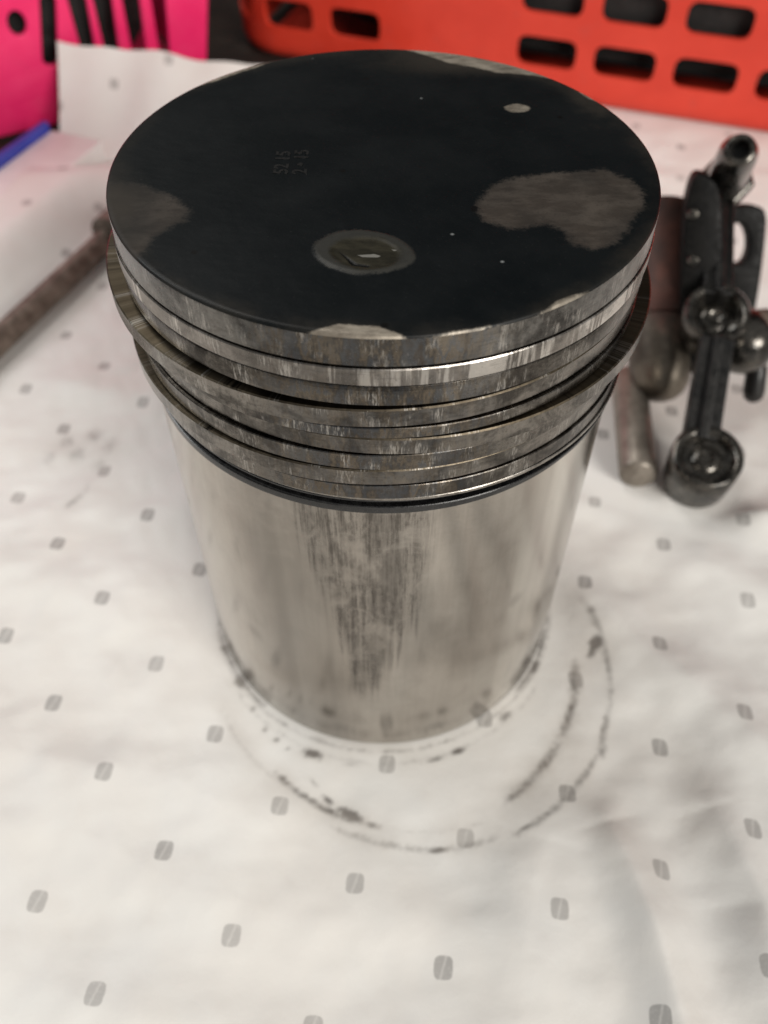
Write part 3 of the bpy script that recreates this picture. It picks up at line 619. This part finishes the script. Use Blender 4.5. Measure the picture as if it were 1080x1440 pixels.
hole = [(1038+15*math.cos(t), 343+29*math.sin(t)) for t in np.linspace(0, 2*math.pi, 28, endpoint=False)]
slab('eye_plate', round_poly([fe.at(*p) for p in ((1014, 300), (1034, 289), (1062, 287), (1080, 297), (1077, 340), (1068, 410), (1056, 470), (1020, 476), (1010, 400))], 2), [[fe.at(*p) for p in hole]], 8, fe, M_cast, rock, bevel=1.0)
B = at_z(1046, 480, 33)
bm = bmesh.new(); bmesh.ops.create_uvsphere(bm, u_segments=32, v_segments=20, radius=1)
for v in bm.verts: v.co = B + Vector((v.co.x*10.2, v.co.y*11, v.co.z*11))
bm_obj('pivot_body', bm, M_oilsteel, rock)
c1 = at_z(1062, 470, 36); c2 = c1+Vector((30, 5, -1))
bm = bmesh.new(); tube(bm, c1-Vector((6, 0, 0)), c2, 7.5, seg=32, rings=[(0, 7.8), (.28, 7.8), (.30, 6.4), (.42, 6.4), (.44, 8.6), (1, 8.6)]); bm_obj('rocker_shaft', bm, M_rodrust, rock)
d0, d1 = at_z(1066, 505, 26), at_z(1058, 566, 12)
bm = bmesh.new(); L = (d1-d0).length; tube(bm, d0, d1, 4, seg=24, rings=[(0, 2.6), (.2, 3.4), (.7, 3.7), (.88, 3.2), (.97, 1.8), (1, .4)]); bm_obj('ball_stud', bm, M_black, rock)
rebase(rock); tag(rock, 'oily black rocker arm assembly with round cups, right of the piston', 'rocker arm')

# ------------------------------------------------------------------ baskets
red = empty('red_basket', (60, 400, 0)); fr = Face((122.8, 317.3, .6), (76.7, -27.3), .05)
RC = 34.0; U0, U1, VT = -195.0, 300.0, 150.0; CH_ = RC*math.pi/2
def red_map(u, v, out):
    """the front face runs straight, then turns a rounded corner and runs back along the side"""
    lean = out
    if u >= U0: p = fr.w(u, v, lean)
    else:
        s = U0-u; c = fr.w(U0, v, -RC)
        if s < CH_:
            a = s/RC; p = c + fr.n*(math.cos(a)*(RC+lean)) - fr.d*(math.sin(a)*(RC+lean))
        else: p = c - fr.d*(RC+lean) - fr.n*(s-CH_)
    return p
colsR = [(-234, -209), (-201.5, -171.5), (-161.5, -131.5)] + [(-55+i*40.8, -23+i*40.8) for i in range(9)]
colsR = [(-330+i*40, -300+i*40) for i in range(2)] + colsR
rowsR = [(17, 32.2), (43.5, 58.5), (70, 85), (97, 112), (124, 138)]
us = sorted({-352.0, U1, *[x for c in colsR for x in c]}); vs = sorted({6.0, VT, *[y for r in rowsR for y in r]})
bm = bmesh.new(); cache = {}
def vat(u, v):
    key = (round(u, 3), round(v, 3))
    if key not in cache:
        drop = 0
        cache[key] = bm.verts.new(red_map(u, v, 0))
    return cache[key]
def split(a, b, n): return [a+(b-a)*i/n for i in range(n+1)]
for i in range(len(us)-1):
    nu = max(1, int((us[i+1]-us[i])/4))
    for j in range(len(vs)-1):
        U, Vv = split(us[i], us[i+1], nu), split(vs[j], vs[j+1], 4)
        if (us[i], us[i+1]) in colsR and (vs[j], vs[j+1]) in rowsR and not (us[i] > -60 and us[i] < -70):
            # rounded opening: a thin web in each corner
            per = [(u, vs[j]) for u in U[:-1]] + [(us[i+1], v) for v in Vv[:-1]] + [(u, vs[j+1]) for u in U[::-1][:-1]] + [(us[i], v) for v in Vv[::-1][:-1]]
            cu, cv = (us[i]+us[i+1])/2, (vs[j]+vs[j+1])/2; hu, hv = (us[i+1]-us[i])/2, (vs[j+1]-vs[j])/2; r = 4.5
            inn = []
            for (u, v) in per:
                du, dv = u-cu, v-cv; qx, qy = abs(du)-(hu-r), abs(dv)-(hv-r)
                if qx > 0 and qy > 0:
                    l = math.hypot(qx, qy); qx, qy = qx/l*r*.985, qy/l*r*.985; du, dv = math.copysign(hu-r+qx, du), math.copysign(hv-r+qy, dv)
                inn.append(vat(cu+du*.985, cv+dv*.985))
            out = [vat(*p) for p in per]; m = len(per)
            for t in range(m):
                q4 = [out[t], out[(t+1) % m], inn[(t+1) % m], inn[t]]
                if len(set(q4)) == 4: bm.faces.new(q4)
            continue
        for a in range(nu):
            for b in range(4): bm.faces.new((vat(U[a], Vv[b]), vat(U[a+1], Vv[b]), vat(U[a+1], Vv[b+1]), vat(U[a], Vv[b+1])))
# rounded foot
foot = [0, 0]
lowr = [u for i in range(len(us)-1) for u in split(us[i], us[i+1], max(1, int((us[i+1]-us[i])/4)))[:-1]] + [us[-1]]
prev = [vat(u, vs[0]) for u in lowr]
for a in (30, 60, 90):
    cur = [bm.verts.new(red_map(u, 6-6*math.sin(math.radians(a)), -6*(1-math.cos(math.radians(a))))) for u in lowr]
    for t in range(len(lowr)-1): bm.faces.new((prev[t], prev[t+1], cur[t+1], cur[t]))
    prev = cur
bw = bm_obj('basket_wall', bm, M_red, red); m = bw.modifiers.new('thickness', 'SOLIDIFY'); m.thickness = 2.6*S; m.offset = 0
m = bw.modifiers.new('bevel', 'BEVEL'); m.width = .8*S; m.segments = 2; m.limit_method = 'ANGLE'; m.angle_limit = math.radians(50)
bm = bmesh.new(); pts = [fr.w(U0-20, 3, -20), fr.w(U1, 3, -20), fr.w(U1, 3, -230), fr.w(U0-20, 3, -230)]
c = sum(pts, Vector())/4; box(bm, (c.x, c.y, 3), (pts[1]-pts[0])/2, (pts[3]-pts[0])/2*.98, (0, 0, 1.3)); bm_obj('basket_floor', bm, M_red, red, smooth=False, bevel=.6)
bm = bmesh.new(); top = [red_map(u, VT, 0) for u in lowr]
for i in range(len(top)-1): tube(bm, top[i], top[i+1], 4.5, seg=10, cap=(i in (0, len(top)-2)))
bm_obj('basket_rim', bm, M_red, red)
rebase(red); tag(red, 'orange red plastic basket with rows of rounded rectangular holes, behind at the right', 'basket')

pink = empty('pink_basket', (-160, 360, 0)); fp = Face((-100, 340, .6), (1, .56), .04)
def quad(a, b, c, d): return [fp.at(*a), fp.at(*b), fp.at(*c), fp.at(*d)]
def slot(tl, tr, bl, br):
    """a tall slot through four photo corners, drawn out upwards and rounded at the foot"""
    TL, TR, BR, BL = quad(tl, tr, br, bl); g = 2.2
    ext = lambda p, q, e: (p[0]+(p[0]-q[0])*e, p[1]+(p[1]-q[1])*e)
    TL2, TR2 = ext(TL, BL, .9), ext(TR, BR, .9)
    BL2, BR2 = ext(BL, TL, .12), ext(BR, TR, .12)
    w = math.dist(BL2, BR2)/2; c = ((BL2[0]+BR2[0])/2, (BL2[1]+BR2[1])/2); ang = math.atan2(BR2[1]-BL2[1], BR2[0]-BL2[0])
    arcp = [(c[0]+w*math.cos(ang+math.pi+math.pi*i/8), c[1]+w*math.sin(ang+math.pi+math.pi*i/8)) for i in range(9)]
    w2 = math.dist(TL2, TR2)/2; c2 = ((TL2[0]+TR2[0])/2, (TL2[1]+TR2[1])/2); a2 = math.atan2(TR2[1]-TL2[1], TR2[0]-TL2[0])
    arct = [(c2[0]+w2*math.cos(a2+math.pi*i/8), c2[1]+w2*math.sin(a2+math.pi*i/8)) for i in range(9)]
    return arcp+arct
holes = [slot((213, 0), (233, 0), (226, 82), (240, 82)), slot((172, 0), (197, 0), (187, 77), (207, 77)), slot((131, 0), (158, 0), (147, 68), (168, 70)), slot((95, 0), (122, 0), (113, 65), (134, 66))]
TL, TR, BL, BR = fp.at(56, 6), fp.at(80, 6), fp.at(60, 84), fp.at(82, 84)
cu_, cv_ = (TL[0]+TR[0])/2, TL[1]; wv = (TR[0]-TL[0])/2
holes.append([(cu_+wv*math.cos(math.pi*i/10), cv_+wv*math.sin(math.pi*i/10)) for i in range(11)] + [(BL[0]+wv+wv*math.cos(math.pi+math.pi*i/10), BL[1]+wv*math.sin(math.pi+math.pi*i/10)) for i in range(11)])
o0 = fp.at(24, 33); holes.append([(o0[0]+4.3*math.cos(t), o0[1]+5.6*math.sin(t)) for t in np.linspace(0, 2*math.pi, 24, endpoint=False)])
er, eb = fp.at(293, -20), fp.at(291, 80)
sl = (er[0]-eb[0])/(er[1]-eb[1]); xr = lambda v: eb[0]+sl*(v-eb[1])
VP = 135.0
slab('basket_wall', [(-200, 4), (-196, 0), (xr(0)-6, 0), (xr(2)-1, 2), (xr(8), 8), (xr(VP), VP), (-200, VP)], holes, 3.0, fp, M_pink, pink, bevel=.7)
# side running back from the right-hand corner, floor and rim
bm = bmesh.new(); a0, a1 = fp.w(xr(4)-1.5, 3, -1.5), fp.w(xr(VP)-1.5, VP, -1.5); bk = -fp.n*190
v = [bm.verts.new(p) for p in (a0, a1, a1+bk, a0+bk)]; bm.faces.new(v)
so = bm_obj('basket_side', bm, M_pink, pink, smooth=False); m = so.modifiers.new('thickness', 'SOLIDIFY'); m.thickness = 2.8*S; m.offset = 0
bm = bmesh.new(); c = fp.w((-200+xr(0))/2, 3, -98); box(bm, (c.x, c.y, 3), fp.d*((xr(0)+196)/2), fp.n*93, (0, 0, 1.3)); bm_obj('basket_floor', bm, M_pink, pink, smooth=False, bevel=.6)
bm = bmesh.new(); tube(bm, fp.w(-200, VP, -1.5), fp.w(xr(VP), VP, -1.5), 4.5, seg=12); tube(bm, fp.w(xr(VP), VP, -1.5), fp.w(xr(VP), VP, -190), 4.5, seg=12); bm_obj('basket_rim', bm, M_pink, pink)
rebase(pink); tag(pink, 'bright pink plastic basket with tall slots, behind the sheet corner at the left', 'basket')

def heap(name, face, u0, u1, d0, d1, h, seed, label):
    """a lumpy dark mass added for the shade inside a basket"""
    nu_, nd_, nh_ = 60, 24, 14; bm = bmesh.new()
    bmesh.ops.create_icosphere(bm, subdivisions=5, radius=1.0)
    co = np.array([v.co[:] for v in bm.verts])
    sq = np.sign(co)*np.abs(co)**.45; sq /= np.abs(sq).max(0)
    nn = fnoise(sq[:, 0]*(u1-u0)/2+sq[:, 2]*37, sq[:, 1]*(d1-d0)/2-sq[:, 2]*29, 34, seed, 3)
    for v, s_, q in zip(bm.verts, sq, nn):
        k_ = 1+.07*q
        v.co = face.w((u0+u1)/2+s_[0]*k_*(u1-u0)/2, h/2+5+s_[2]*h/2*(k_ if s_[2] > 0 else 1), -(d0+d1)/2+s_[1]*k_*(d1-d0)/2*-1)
    return tag(bm_obj(name, bm, M_shade), label, 'shade filler')
heap('shade_filler', fr, -222, 288, 7, 215, 118, 91, 'added dark filler for the shade inside the red basket')
heap('shade_filler', fp, -186, xr(0)-12, 12, 175, 108, 92, 'added dark filler for the shade inside the pink basket')
